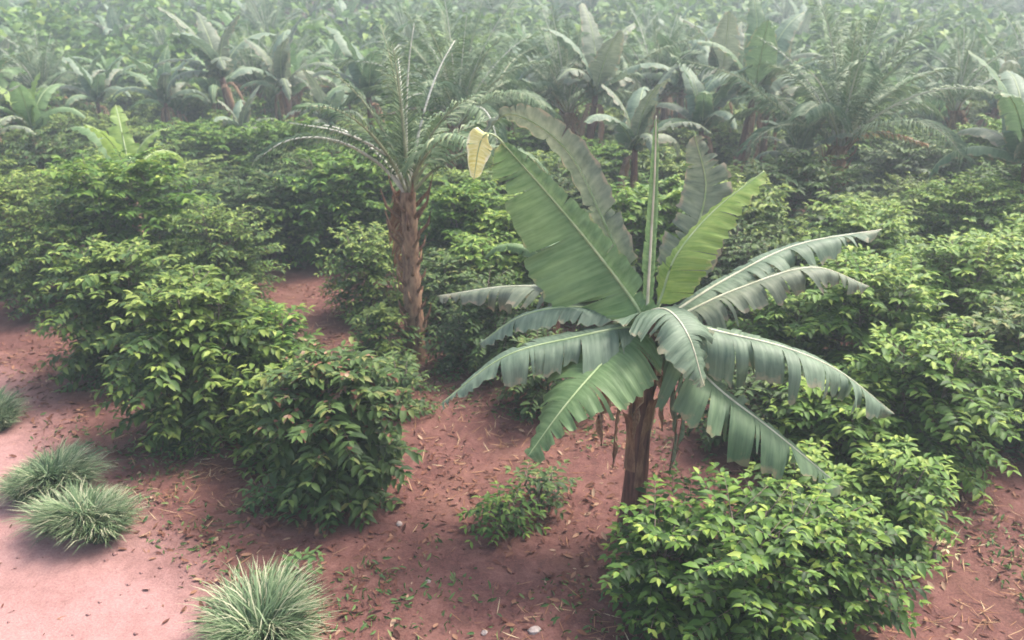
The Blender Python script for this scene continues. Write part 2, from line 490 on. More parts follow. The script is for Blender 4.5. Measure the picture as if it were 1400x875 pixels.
def banana_leaf(parent, pts, W, mkey='ban', shred=0.4, droop=35, petiole=0.12, side=None, seed=0, rib='midrib', n=44, rads=(0.024, 0.006), asym=(1, 1), name='leaf', label=None, cut=1.0):
    """pts: midrib in the parent's frame. droop: degrees the lamina hangs off the midrib."""
    rg = random.Random(seed)
    mid = crom(pts, n)
    verts, faces, uvs = [], [], []
    m = 5
    S_ = []
    for i in range(n):
        T = (mid[min(i + 1, n - 1)] - mid[max(i - 1, 0)]).normalized()
        if side is not None: s = Vector(side) - T * T.dot(Vector(side))
        else: s = T.cross(Vector((0, 0, 1)))
        if s.length < 1e-3: s = Vector((1, 0, 0))
        s.normalize()
        if i and s.dot(S_[-1][1]) < 0 and side is None: pass
        N = s.cross(T).normalized()
        if N.z < 0 and side is None: N = -N
        S_.append((T, s, N))
    i0 = max(1, int(petiole * n))
    def prof(t):
        t = (t - petiole) / (1 - petiole)
        t = min(max(t, 0), 1)
        return (math.sin(math.pi * min(1, t ** 0.72)) ** 0.48) * (0.9 + 0.1 * math.cos(3 * t)) if t < 1 else 0
    for sg in (0, 1):
        sgn = 1 if sg else -1
        i = i0
        while i < n - 1:
            if rg.random() < shred: ln = rg.choice((1, 1, 2, 2, 3, 4, 6))
            else: ln = rg.choice((4, 7, 9, 13))
            j = min(n - 1, i + ln)
            torn = ln <= 6 and shred > .15
            a0 = droop + rg.gauss(0, 7 if not torn else 19)
            pinch = rg.uniform(0.1, 0.6) / max(1, (j - i) * .55) if torn else 0.05
            trim = rg.uniform(0.55, 1.0) if torn else rg.uniform(0.93, 1)
            tw = rg.uniform(-0.25, 0.25) if torn else 0
            base = len(verts)
            cnt = j - i + 1
            for k in range(cnt):
                ii = i + k
                T, s, N = S_[ii]
                wd = W / 2 * prof(ii / (n - 1)) * asym[sg] * trim * (1 + 0.05 * rg.uniform(-1, 1))
                f = (k / (cnt - 1) - 0.5) * 2
                p = Vector(mid[ii])
                seg_len = (mid[j] - mid[i]).length / 2
                down = (-N * 0.55 + Vector((0, 0, -1)) * 0.45)
                if side is not None: down = -N
                for q in range(m + 1):
                    u = q / m
                    verts.append(tuple(p - T * (f * pinch * u * u * seg_len * (1.6 if torn else 1))))
                    uvs.append((ii / (n - 1), u))
                    ang = R(-14 + (a0 + 14) * min(1, u * 1.5 + 0.12))
                    dr = s * sgn * math.cos(ang) + down * math.sin(ang) + T * (0.26 + tw * u)
                    dr.normalize()
                    wob = 0.012 * math.sin(ii * 1.7 + sg * 2 + q * .5) * u
                    p = p + dr * (wd / m) + N * wob
            for k in range(cnt - 1):
                for q in range(m):
                    a = base + k * (m + 1) + q
                    faces.append((a, a + 1, a + m + 2, a + m + 1))
            i = j
    lf = obj(name, new_mesh(name, verts, faces, M[mkey], uv=uvs), parent)
    if label: lf['label'] = label
    mv, mf = [], []
    sub = mid[::2] + ([mid[-1]] if (n - 1) % 2 else [])
    rr = [rads[0] + (rads[1] - rads[0]) * (k / (len(sub) - 1)) ** 0.7 for k in range(len(sub))]
    sub = [p + S_[min(2 * k, n - 1)][2] * rr[k] * 0.25 for k, p in enumerate(sub)]
    tube(mv, mf, sub, rr, 6)
    obj('midrib', new_mesh('midrib', mv, mf, M[rib]), lf)
    return lf

def pseudostem(parent, base, top, r0, r1, seed=0, key='stem', sheaths=5):
    rg = random.Random(seed)
    v, f = [], []
    pts, rr = [], []
    n = 12
    b, t_ = Vector(base), Vector(top)
    for k in range(n):
        t = k / (n - 1)
        pts.append(b.lerp(t_, t) + Vector((0.02 * math.sin(3 * t), 0.02 * math.cos(4 * t), 0)))
        rr.append(r0 + (r1 - r0) * t + (0.04 * (1 - t) ** 6))
    tube(v, f, pts, rr, 14, 0.08)
    obj('pseudostem', new_mesh('pseudostem', v, f, M[key]), parent)
    # overlapping dry leaf sheaths peeling off the stem
    for k in range(sheaths):
        a = rg.uniform(0, 6.28); z0 = rg.uniform(0.05, 0.55); z1 = min(1.0, z0 + rg.uniform(0.25, 0.5))
        v, f = [], []
        nn = 9
        for i in range(nn):
            t = z0 + (z1 - z0) * i / (nn - 1)
            c = b.lerp(t_, t); rad = (r0 + (r1 - r0) * t) * 1.06
            peel = 0.10 * (i / (nn - 1)) ** 4
            hw = 0.75 * (1 - 0.6 * i / (nn - 1))
            for q in range(5):
                th = a + hw * (q / 4 - 0.5) * 2
                v.append((c.x + math.cos(th) * (rad + peel), c.y + math.sin(th) * (rad + peel), c.z))
        for i in range(nn - 1):
            for q in range(4):
                e = i * 5 + q
                f.append((e, e + 1, e + 6, e + 5))
        obj('dry_sheath', new_mesh('dry_sheath', v, f, M['sheath']), parent)

def banana_proto(label, seed, hs=2.2, nl=8, L=2.3, W=0.85, shred=0.5, mats=('ban', 'ban_under', 'ban_grey'), upright=0.5, dead=3, loc=(0, 0, -50)):
    rg = random.Random(seed)
    t = thing('banana_plant', label, 'banana plant', loc)
    top = (rg.uniform(-.08, .08), rg.uniform(-.08, .08), hs)
    pseudostem(t, (0, 0, -0.08), top, 0.13, 0.075, seed, sheaths=3)
    for k in range(nl):
        az = k * 2.4 + rg.uniform(-.35, .35)
        age = k / nl                                   # 0 young upright, 1 old drooping
        l = L * rg.uniform(0.8, 1.08)
        el = R(82 - 62 * age * (1.25 - upright * 0.6) + rg.uniform(-7, 7))
        pts = [Vector(top) - Vector((0, 0, 0.12))]
        p = Vector(top); pts.append(Vector(p))
        for q in range(5):
            e = el - (q / 4) ** 1.5 * R(35 + 75 * age)
            p = p + Vector((math.cos(az) * math.cos(e), math.sin(az) * math.cos(e), math.sin(e))) * l / 5
            pts.append(Vector(p))
        mk = mats[rg.randrange(len(mats))] if k > 1 else mats[0]
        banana_leaf(t, pts, W * rg.uniform(0.8, 1.1), mk, shred * rg.uniform(0.5, 1.3), 20 + 45 * age, seed=seed * 31 + k, n=34, rib='midrib')
    for k in range(dead):
        az = rg.uniform(0, 6.28)
        o = Vector((math.cos(az), math.sin(az), 0))
        pts = [Vector(top) - Vector((0, 0, .3)), Vector(top) + o * 0.25 - Vector((0, 0, .25)), Vector(top) + o * 0.4 - Vector((0, 0, .9)), Vector(top) + o * 0.34 - Vector((0, 0, 1.5))]
        banana_leaf(t, pts, 0.35, 'ban_dead', 0.8, 75, seed=seed * 7 + k, n=20, rib='sheath', name='dead_leaf')
    return t

# ------------------------------------------------------------------ palms with feathery fronds
def frond(parent, pts, L, seed=0, rib='rachis', gap=0.045, ll=0.5, hang=0.5, key='palm', label=None):
    rg = random.Random(seed)
    n = 60
    mid = crom(pts, n)
    v, f = [], []
    rr = [0.028 * (1 - k / 14) ** 0.8 + 0.004 for k in range(15)]
    tube(v, f, [mid[int(k * (n - 1) / 14)] for k in range(15)], rr, 5)
    fo = obj('frond', new_mesh('frond', v, f, M[rib]), parent)
    if label: fo['label'] = label
    cnt = int(L / gap)
    lv, lfc, tint = [], [], []
    for k in range(cnt):
        t = 0.16 + 0.84 * k / cnt
        i = min(int(t * (n - 1)), n - 2)
        p = mid[i].lerp(mid[i + 1], t * (n - 1) - i)
        T = (mid[i + 1] - mid[i]).normalized()
        s = T.cross(Vector((0, 0, 1)))
        if s.length < .05: s = Vector((1, 0, 0))
        s.normalize()
        N = s.cross(T)
        if N.z < 0: N = -N
        ln = ll * (0.45 + 0.55 * math.sin(math.pi * min(1, 0.15 + t * 0.85)) ** 0.7) * rg.uniform(0.85, 1.1)
        for sg in (1, -1):
            d = (s * sg * 0.8 + T * rg.uniform(0.55, 0.9) + N * rg.uniform(0.0, 0.35)).normalized()
            d2 = (d + Vector((0, 0, -hang * rg.uniform(0.6, 1.3)))).normalized()
            d3 = (d2 + Vector((0, 0, -hang * rg.uniform(0.6, 1.5)))).normalized()
            wv = T.cross(d).cross(d).normalized() * 0.5 + T * 0.5
            wv.normalize()
            a = p; b_ = a + d * ln * 0.35; c = b_ + d2 * ln * 0.35; e = c + d3 * ln * 0.3
            w0, w1, w2 = 0.014, 0.026, 0.017
            bi = len(lv)
            for q, ww in ((a, w0), (b_, w1), (c, w2)):
                lv.append(tuple(q - wv * ww)); lv.append(tuple(q + wv * ww))
            lv.append(tuple(e))
            lfc += [(bi, bi + 1, bi + 3, bi + 2), (bi + 2, bi + 3, bi + 5, bi + 4), (bi + 4, bi + 5, bi + 6)]
            tint += [min(1, max(0, rg.gauss(0.45, 0.2)))] * 7
    obj('leaflets', new_mesh('leaflets', lv, lfc, M[key], {'tint': tint}), fo, kind='stuff')
    return fo

def palm_trunk(t, hs, r, seed):
    rg = random.Random(seed)
    v, f = [], []
    n = 26
    pts = [Vector((0, 0, -0.1 + (hs + 0.1) * k / (n - 1))) for k in range(n)]
    tube(v, f, pts, [r * (1.15 - 0.35 * k / n) * (1 + 0.1 * (k % 2)) for k in range(n)], 12, 0.25)
    tr = obj('trunk', new_mesh('trunk', v, f, M['palm_trunk']), t)
    # old frond bases sticking out of the trunk
    v, f = [], []
    for k in range(46):
        a = k * 2.4; z = 0.15 + (hs - 0.15) * k / 46
        o = Vector((math.cos(a), math.sin(a), 0))
        l = rg.uniform(0.12, 0.26) * (1 + 1.6 * (k / 46) ** 3)
        p = o * r * 0.75 + Vector((0, 0, z))
        tube(v, f, [p, p + o * l * 0.6 + Vector((0, 0, l * 0.6)), p + o * l * 0.8 + Vector((0, 0, l * 1.3))], [0.035, 0.026, 0.008], 4)
    obj('frond_stub', new_mesh('frond_stub', v, f, M['sheath']), tr, kind='stuff')

def palm_proto(label, seed, hs=2.4, nf=15, L=2.3, loc=(0, 0, -50), spec=None, r=0.17, dead=4, ll=.5, bend=1.0, spread=38):
    rg = random.Random(seed)
    t = thing('palm_tree', label, 'palm', loc)
    palm_trunk(t, hs, r, seed)
    for k in range(nf):
        az = k * 2.399 + rg.uniform(-.2, .2)
        age = (k + 0.5) / nf
        l = L * rg.uniform(0.85, 1.1)
        el = R(88 - spread * age + rg.uniform(-6, 6))
        p = Vector((0, 0, hs)); pts = [Vector((0, 0, hs - 0.1))]
        for q in range(6):
            e = el - (q / 5) ** 1.6 * R(8 + 80 * age) * bend
            p = p + Vector((math.cos(az) * math.cos(e), math.sin(az) * math.cos(e), math.sin(e))) * l / 6
            pts.append(Vector(p))
        frond(t, pts, l, seed * 17 + k, ll=ll, hang=0.25 + 0.6 * age, gap=.06 if k % 3 == 0 else .045, rib='rachis_pale' if k % 3 == 0 else 'rachis')
    for k in range(dead):
        az = rg.uniform(0, 6.28); o = Vector((math.cos(az), math.sin(az), 0))
        dl = rg.uniform(.7, 1.6) * hs / 2.9
        pts = [Vector((0, 0, hs - .1)), o * .17 + Vector((0, 0, hs - .1)), o * rg.uniform(.22, .6) + Vector((0, 0, hs - .7 * dl)), o * rg.uniform(.25, .6) + Vector((0, 0, hs - 1.6 * dl))]
        frond(t, pts, 1.8, seed * 19 + k, hang=1.2, key='straw', ll=0.3, rib='sheath', label='dry brown frond hanging against the trunk')
    return t

#PLACEMENT
# ------------------------------------------------------------------ the big banana plant in the middle
bb = on_ground(862, 725)
BY = bb.y
big = thing('banana_plant', 'large foreground banana plant with torn grey-green leaves and one folded yellow leaf tip', 'banana plant', bb)
def bl(px, py, dy):
    return at(px, py, BY + dy) - bb
crown = bl(884, 440, 0.0)
pseudostem(big, (0, 0, -0.1), (crown.x, crown.y, crown.z + 0.02), 0.14, 0.09, 3, sheaths=7)
def L(pl, W, mk, **kw):
    pts = [crown - Vector((0, 0, 0.15))] + [bl(*p) for p in pl]
    kw.setdefault('n', 60)
    return banana_leaf(big, pts, W, mk, **kw)
# upright left leaf whose tip turned yellow and folded over
L([(870, 418, 0), (808, 335, .25), (745, 260, .45), (686, 194, .52)], 1.3, 'ban_light', shred=.2, droop=22, petiole=.07, seed=1, side=(0.74, -0.15, 0.6), asym=(1.25, .35), label='broad green leaf standing up to the left')
banana_leaf(big, [bl(694, 203, .53), bl(678, 186, .50), bl(663, 184, .46), bl(654, 205, .44), bl(648, 246, .44)], 0.3, 'ban_yellow', shred=.0, droop=10, petiole=.42, side=(1, 0, 0), seed=51, rads=(.014, .004), name='leaf_tip', label='pale yellow leaf tip folded over and hanging', n=26, rib='midrib')
L([(868, 400, .2), (825, 300, .5), (775, 205, .8), (700, 156, 1.0), (655, 190, 1.1)], 0.5, 'ban_grey', shred=.3, droop=30, petiole=.2, seed=2, side=(0.6, -0.6, 0.4))
L([(886, 400, 0), (890, 330, .05), (895, 240, .08), (897, 158, .1)], 0.2, 'ban_light', shred=.0, droop=68, petiole=.1, seed=3, side=(1, -.1, 0), rib='midrib_pale', label='narrow rolled leaf standing straight up')
L([(905, 405, .1), (925, 350, .2), (975, 290, .35), (1045, 234, .45)], 0.95, 'ban_bright', shred=.15, droop=28, petiole=.2, seed=4, side=(0.5, -0.75, 0.35), asym=(.55, 1.1), label='bright yellow-green leaf rising to the right')
L([(905, 410, .4), (940, 345, .55), (965, 260, .7), (950, 185, .8)], 0.75, 'ban_grey', shred=.6, droop=25, petiole=.3, seed=14, side=(0.9, -0.35, 0))
L([(925, 425, .2), (1000, 378, .5), (1090, 335, .8), (1205, 314, 1.0)], 1.2, 'ban_under', shred=1.0, droop=78, petiole=.2, seed=5, rib='midrib_pale')
L([(930, 432, .1), (1010, 395, .3), (1110, 366, .45), (1188, 392, .5)], 1.1, 'ban_grey', shred=1.0, droop=80, petiole=.25, seed=6, rib='midrib_pale')
L([(930, 445, -.1), (1000, 458, -.2), (1080, 478, -.3), (1150, 510, -.35), (1222, 566, -.4)], 1.6, 'ban_under', shred=1.0, droop=78, petiole=.16, seed=7, rib='midrib_pale')
L([(915, 465, -.15), (980, 530, -.4), (1060, 592, -.6), (1152, 668, -.7)], 1.6, 'ban', shred=.97, droop=64, petiole=.16, seed=8, rib='midrib_pale')
L([(888, 428, -.05), (915, 426, -.3), (942, 462, -.6), (962, 528, -.75)], 1.1, 'ban_under', shred=.3, droop=42, petiole=.05, seed=9, rib='midrib_pale', label='short broad leaf bending down towards the viewer')
L([(865, 455, -.15), (828, 492, -.45), (775, 552, -.85), (722, 624, -1.05)], 1.3, 'ban_light', shred=.3, droop=38, petiole=.1, seed=10, rib='midrib')
L([(860, 448, -.05), (785, 462, -.2), (690, 488, -.35), (603, 552, -.4)], 1.2, 'ban_under', shred=.75, droop=58, petiole=.12, seed=11, rib='midrib')
L([(855, 438, .1), (790, 420, .2), (715, 432, .25), (655, 470, .3)], 0.7, 'ban_under', shred=.25, droop=40, petiole=.3, seed=12, rib='midrib')
L([(855, 430, .3), (790, 400, .6), (700, 392, .9), (598, 405, 1.1)], 1.1, 'ban_grey', shred=.95, droop=70, petiole=.3, seed=13, rib='midrib_pale')
L([(870, 425, .35), (830, 385, .5), (780, 360, .7), (735, 375, .8)], 1.0, 'ban_under', shred=.3, droop=62, petiole=.2, seed=15)
# dead leaves hanging by the stem
for pl, mk, W, sd_, lb in (([(890, 470, -.15), (905, 520, -.25), (905, 590, -.25)], 'ban_dead', .2, 21, 'short dry orange-brown leaf hanging by the stem'),
                       ([(905, 470, .05), (925, 560, .0), (915, 650, .0)], 'ban_grey', .3, 22, None),
                       ([(870, 470, .1), (845, 560, .15), (838, 640, .15)], 'ban_dead', .24, 23, None),
                       ([(850, 468, -.1), (825, 540, -.2), (822, 610, -.2)], 'ban_dead', .3, 25, None),
                       ([(880, 470, -.2), (872, 540, -.28), (866, 600, -.25)], 'ban_dead', .2, 26, None),
                       ([(915, 470, -.05), (935, 540, -.1), (925, 620, -.1)], 'ban_under', .4, 27, 'short limp green leaf hanging right of the stem'),
                       ([(895, 470, .15), (885, 560, .2), (880, 660, .2)], 'ban_dead', .26, 24, None)):
    L(pl, W, mk, shred=.5, droop=70, petiole=.15, seed=sd_, rib='sheath', n=20, name='dead_leaf', label=lb)

# ------------------------------------------------------------------ other palms and banana plants
PT = palm_proto('palm with spiky upright fronds above a thick brown trunk, left of the large banana plant', 5, hs=2.9, nf=14, L=2.45, r=0.14, dead=4, spread=48)
g = on_ground(568, 488); PT.location = g
def pl_(px, py, dy): return (at(px, py, g.y + dy) - g)
frond(PT, [Vector((0, 0, 2.8)), pl_(535, 218, -.2), pl_(470, 182, -.5), pl_(396, 168, -.7)], 2.2, 99, rib='rachis_pale', hang=1.3, ll=.42, gap=.07, key='grass', label='pale arched frond reaching left')
g2 = on_ground(1130, 330)
P2 = palm_proto('palm with a tall feathery dark crown behind the bright upright banana leaf', 9, hs=2.5, nf=26, L=3.5, r=0.2, dead=3, ll=.75, bend=.85, spread=58); P2.location = g2
def pl2(px, py, dy): return (at(px, py, g2.y + dy) - g2)
frond(P2, [Vector((0, 0, 2.5)), pl2(1070, 150, -.3), pl2(1010, 105, -.8), pl2(925, 80, -1.2)], 3.4, 98, hang=1.0, ll=.6)
frond(P2, [Vector((0, 0, 2.5)), pl2(1170, 185, -.3), pl2(1215, 182, -.8), pl2(1268, 198, -1.2)], 2.4, 97, rib='rachis_pale', hang=1.2, ll=.35, key='straw', label='dead pale frond arching right')

PB = [banana_proto('young banana plant with a bright yellow-green leaf beside dark leaves, at the left among bushes', 21, hs=1.2, nl=6, L=1.4, W=.5, shred=.15, mats=('ban_bright', 'ban_light', 'ban_under'), upright=1, dead=1),
      banana_proto('x', 22, hs=2.4, nl=9, L=2.3, shred=.5),
      banana_proto('x', 23, hs=2.2, nl=8, L=2.5, shred=.3, mats=('ban_light', 'ban', 'ban_under'), upright=.9),
      banana_proto('x', 24, hs=2.6, nl=9, L=2.2, shred=.8, mats=('ban_grey', 'ban_under', 'ban_grey')),
      banana_proto('x', 25, hs=2.1, nl=7, L=2.3, shred=.2, mats=('ban_bright', 'ban_light', 'ban_light'), upright=1)]
PB[0].location = on_ground(198, 345); PB[0].scale = (1.45,) * 3; PB[0].rotation_euler = (0, 0, 2.0)
used = {0}
def banana(k, px, py, rz, sc, label, group=None):
    loc = on_ground(px, py)
    if k not in used:
        used.add(k)
        o = PB[k]; o.location = loc; o.rotation_euler = (0, 0, rz); o.scale = (sc,) * 3; o['label'] = label
        if group: o['group'] = group
        return o
    return dup(PB[k], label, loc, rz, sc, group)
banana(4, 62, 262, 0.5, 0.95, 'banana plant with one bright green upright leaf near the left edge')
banana(3, 10, 300, 1.9, 0.85, 'dark blue-green banana plant cut by the left edge')
banana(2, 305, 205, 0.7, 1.02, 'banana plant with a drooping light green leaf in the hazy upper left')
banana(4, 385, 165, 2.7, 1.1, 'pale banana plant with upright leaves at the top left of centre')
banana(1, 690, 260, 1.1, 1.05, 'banana plant with upright leaves behind the yellow folded leaf tip')
banana(3, 860, 345, 0.4, 0.95, 'banana plant with hanging pale leaves just behind the rolled upright leaf')
banana(2, 1055, 200, 2.2, 1.1, 'banana plant with a bright leaf left of the feathery palm crown')
banana(1, 770, 235, 3.9, 1.0, 'grey-green banana plant behind and left of the rolled upright leaf')
banana(3, 1080, 330, 2.6, 0.78, 'banana plant with broad leaves right of the bright yellow-green leaf')
banana(2, 1260, 235, 5.2, 0.85, 'low banana plant beside the dead pale frond at the right')
banana(1, 955, 285, 3.3, 1.0, 'banana plant with long hanging leaves directly behind the narrow rolled upright leaf')
banana(3, 1035, 262, 5.0, 1.05, 'tattered banana plant between the bright upright leaf and the feathery palm crown')
banana(2, 905, 205, 1.4, 1.2, 'tall banana plant above and behind the tip of the rolled upright leaf')
banana(3, 1370, 235, 0.9, 1.05, 'tattered banana plant behind the thicket near the right edge')
banana(2, 1215, 215, 2.9, 0.95, 'banana plant with broad leaves just right of the feathery palm crown')
banana(3, 455, 262, 4.4, 0.85, 'grey tattered banana plant under the pale arched palm frond')
banana(1, 235, 222, 1.9, 0.95, 'banana plant right of the young yellow-green one, behind the bushes')
banana(1, 150, 215, 4.2, 0.95, 'dull banana plant behind the young yellow-green one at the left')
banana(2, 760, 470, 1.2, 0.62, 'small banana plant with dark leaves directly behind the large banana plant')
banana(1, 480, 215, 0.2, 0.9, 'banana plant behind the pale arched palm frond')
banana(3, 340, 262, 0.9, 0.72, 'dark low banana plant behind the coffee bushes left of the palm')

# ------------------------------------------------------------------ near bushes, each one its own
def nb(px, py, h, r, key, label, single=150, **kw):
    seed = int(px * 7 + py * 13)
    return make_bush(label, h, r, seed, key, on_ground(px, py), random.uniform(0, 6.28), single, **kw)
def brown_top(t, d):
    # withered brown leaves on top of the dark bush
    sel = np.where((d['P'][:, 2] > 1.0))[0]
    sel = np.random.default_rng(4).permutation(sel)[:260]
    obj('withered_leaves', leaves_mesh('withered_leaves', d['P'][sel] + np.array([0, 0, .03]), d['D'][sel] + np.array([0, 0, -.5]), d['U'][sel], d['SZ'][sel] * .9, d['T'][sel], M['dry'], LT), t, kind='stuff')
nb(462, 672, 1.9, .84, 'bush_dark', 'dark green coffee bush with a brownish top at the near end of the left row', 300, extra=brown_top, dens=1.25, leaf=.2, tmean=.44)
nb(292, 588, 2.15, 1.02, 'bush_yellow', 'second coffee bush of the left row, broad with bright tiered leaves', 280, leaf=.19, dens=1.2)
nb(372, 560, 1.75, .7, 'bush_green', 'coffee bush squeezed between the dark brown-topped one and the broad tiered one', 120, leaf=.19)
0 and nb(448, 560, 1.6, .75, 'bush_green', 'coffee bush directly behind the brown-topped one, bright green on top', 150, leaf=.19)
nb(186, 508, 2.2, 1.05, 'bush_yellow', 'third coffee bush of the left row with yellowish tips', 200, leaf=.19)
nb(100, 420, 2.0, 1.1, 'bush_yellow', 'fourth coffee bush of the left row, at the head of the bare soil', 120)
nb(28, 392, 2.3, 1.15, 'bush_yellow', 'coffee bush at the far left edge above the bare red soil', 100)
nb(325, 425, 2.1, 1.0, 'bush_yellow', 'rounded coffee bush behind the broad tiered one, left of the small red clearing', 100)
nb(505, 430, 1.7, 0.85, 'bush_yellow', 'small rounded coffee bush between the red clearing and the palm trunk', 80)
nb(425, 315, 2.0, 1.1, 'bush_dark', 'dark coffee bush below the pale arched palm frond')
nb(275, 330, 1.7, 1.0, 'bush_dark', 'coffee bush just right of the young yellow-green banana plant', 60)
nb(645, 395, 2.2, 1.1, 'bush_green', 'bright green bush right of the brown palm trunk under the yellow leaf tip', 120, leaf=.2)
nb(612, 455, 1.5, .75, 'bush_dark', 'bush close behind the palm trunk on its right', 60)
nb(378, 628, 1.35, .5, 'bush_yellow', 'smaller coffee bush filling the gap between the brown-topped bush and the broad tiered one', 120, leaf=.18)
nb(520, 500, 1.1, .5, 'bush_yellow', 'bush just left of the palm trunk foot', 80, leaf=.17)
nb(545, 560, .75, .5, 'bush_dark', 'low bush in front of the palm foot, right of the brown-topped bush', 80, leaf=.16)
nb(705, 415, 2.0, .95, 'bush_green', 'bright bush seen between the folded yellow tip and the wide left banana leaves', 60, leaf=.2, tmean=.45)
nb(655, 445, 1.7, .8, 'bush_green', 'bright bush right of the palm trunk, above the left banana leaves', 60, leaf=.18, tmean=.45)
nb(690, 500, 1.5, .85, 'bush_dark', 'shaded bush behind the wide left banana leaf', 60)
nb(800, 430, 1.9, .95, 'bush_green', 'bush behind the crown of the large banana plant, to its left', 40)
nb(990, 440, 1.8, .95, 'bush_dark', 'bush behind the crown of the large banana plant, to its right', 40)
nb(1060, 520, 1.5, .9, 'bush_green', 'bush between the arched banana leaves and the right thicket', 80, leaf=.18)
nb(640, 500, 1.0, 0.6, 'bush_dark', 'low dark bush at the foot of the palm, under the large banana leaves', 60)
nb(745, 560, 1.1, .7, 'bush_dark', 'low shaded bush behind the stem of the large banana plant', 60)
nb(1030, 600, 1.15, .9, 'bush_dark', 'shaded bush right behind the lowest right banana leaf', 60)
# right-hand thicket
kw = dict(tmean=.47, tvar=.2)
nb(1165, 555, 2.2, 1.1, 'bush_green', 'bright bush under the comb-like right banana leaf', 200, leaf=.18, **kw)
nb(1250, 640, 1.8, .95, 'bush_green', 'leafy bush at the edge of the red soil on the right', 250, leaf=.18, **kw)
nb(1135, 650, 1.25, .7, 'bush_green', 'low bush under the tip of the lowest right banana leaf', 150, leaf=.18, **kw)
nb(1275, 520, 2.3, 1.15, 'bush_green', 'tall bush in the middle of the right thicket', 150, leaf=.18, **kw)
nb(1385, 600, 1.9, .95, 'bush_dark', 'darker bush at the right edge above the red soil', 150, leaf=.18, **kw)
nb(1385, 480, 2.2, 1.2, 'bush_green', 'broad bush at the right edge halfway up the thicket', 120, leaf=.18, **kw)
nb(1170, 430, 2.0, 1.2, 'bush_green', 'bush right of the two arched banana leaves', 80, leaf=.18, **kw)
nb(1300, 400, 2.4, 1.3, 'bush_green', 'tall bright bush towards the top of the right thicket', 80, leaf=.18, **kw)
nb(1395, 370, 2.5, 1.4, 'bush_green', 'large bush at the right edge at the top of the thicket', 60, leaf=.18)
nb(1240, 350, 1.9, 1.2, 'bush_yellow', 'rounded bush just right of the feathery palm trunk', 60)
nb(1330, 300, 2.6, 1.5, 'bush_green', 'bright bush behind the right thicket', 0, leaf=.2)
# the leafy clump at the bottom right
kw = dict(leaf=.135, tmpl=LTW, dens=.85, lump=1.3, stems=6, tvar=.24, tmean=.27, droop=.2, name='leafy_shrub', cat='shrub')
nb(898, 838, 1.2, .5, 'bush_green', 'leafy shrub at the foot of the large banana stem, leftmost of the three in front', 250, **kw)
nb(1020, 885, 1.6, .62, 'bush_green', 'tallest leafy shrub in the middle of the clump at the bottom right', 300, **kw)
nb(1120, 862, 1.4, .45, 'bush_green', 'leafy shrub at the right of the front clump, beside the red soil', 260, **kw)
nb(1215, 745, 1.15, .52, 'bush_green', 'leafy bush joining the front clump to the right thicket, beside the red soil', 180, leaf=.16, tmean=.42, tvar=.2)
nb(1100, 740, 1.1, .6, 'bush_green', 'low leafy bush just behind the front clump, under the tip of the lowest banana leaf', 150, leaf=.16, tmean=.42, tvar=.2)
# small herbs on the soil between the rows
kw = dict(leaf=.13, stems=3, name='seedling', cat='seedling')
nb(685, 718, .5, .38, 'bush_green', 'small bright green seedling on the red soil between the rows', 40, **kw)
nb(735, 690, .55, .4, 'bush_dark', 'dull green seedling just right of the bright one on the soil', 40, **kw)
nb(376, 690, .35, .32, 'weed', 'low pale weed left of the brown-topped bush foot', 30, **kw)
nb(405, 800, .3, .22, 'weed', 'tiny weed behind the front grass tuft', 20, **kw)
nb(272, 618, .4, .28, 'bush_green', 'small seedling at the foot of the second bush of the left row', 30, **kw)
p = on_ground(1262, 765)
make_bush('withered seedling with pale yellow leaves at the right side of the front clump', .55, .13, 77, 'pale', p, 0, 10, name='seedling', cat='seedling', leaf=.09, stems=1, dens=.6)

# ------------------------------------------------------------------ bushes and plants filling the rows behind
protos = []
for k, (h, r, key, lf) in enumerate(((2.1, 1.15, 'bush_yellow', .2), (1.9, 1.2, 'bush_dark', .2), (2.3, 1.25, 'bush_green', .21), (1.8, 1.1, 'bush_yellow', .2))):
    protos.append(make_bush('x', h, r, 300 + k, key, (0, 0, 0), 0, 0, leaf=lf, dens=.8))
pused = set(); rg = random.Random(5)
FAR = [('coffee bush in the hazy rows of the middle distance behind the near bushes', 'coffee bushes in the middle rows'),
       ('coffee bush far back on the hazy plantation slope, pale and small', 'coffee bushes on the far slope')]
taken = [(o.location.x, o.location.y, 1.6) for o in COL.objects if o.parent is None and 'category' in o and o.location.z > -10 and o not in protos]
gaps = [(on_flat(1125, 322), 2.2), (on_flat(442, 390), 1.9), (on_flat(430, 330), 1.2), (on_flat(1120, 300), 1.0)]
def free(x, y, m):
    for a, b, rr in taken:
        if (a - x) ** 2 + (b - y) ** 2 < (m) ** 2: return False
    for (q, rr) in gaps:
        if (q[0] - x) ** 2 + (q[1] - y) ** 2 < rr ** 2: return False
    return True
spots = []
y = 16.5
while y < 47:
    half = y * 0.68 + 2
    x = -half + rg.uniform(0, 1.5)
    while x < half:
        xx, yy = x + rg.uniform(-.5, .5), y + rg.uniform(-.5, .5)
        if free(xx, yy, 1.35): spots.append((xx, yy))
        x += 2.15
    y += 2.0 + 0.012 * y
bush_near_limit = len(spots)
while y < 92:
    half = y * 0.68 + 2
    x = -half + rg.uniform(0, 3)
    while x < half:
        spots.append((x + rg.uniform(-1, 1), y + rg.uniform(-1, 1)))
        x += 7.5
    y += 5.0
cb = 0; MID = {}
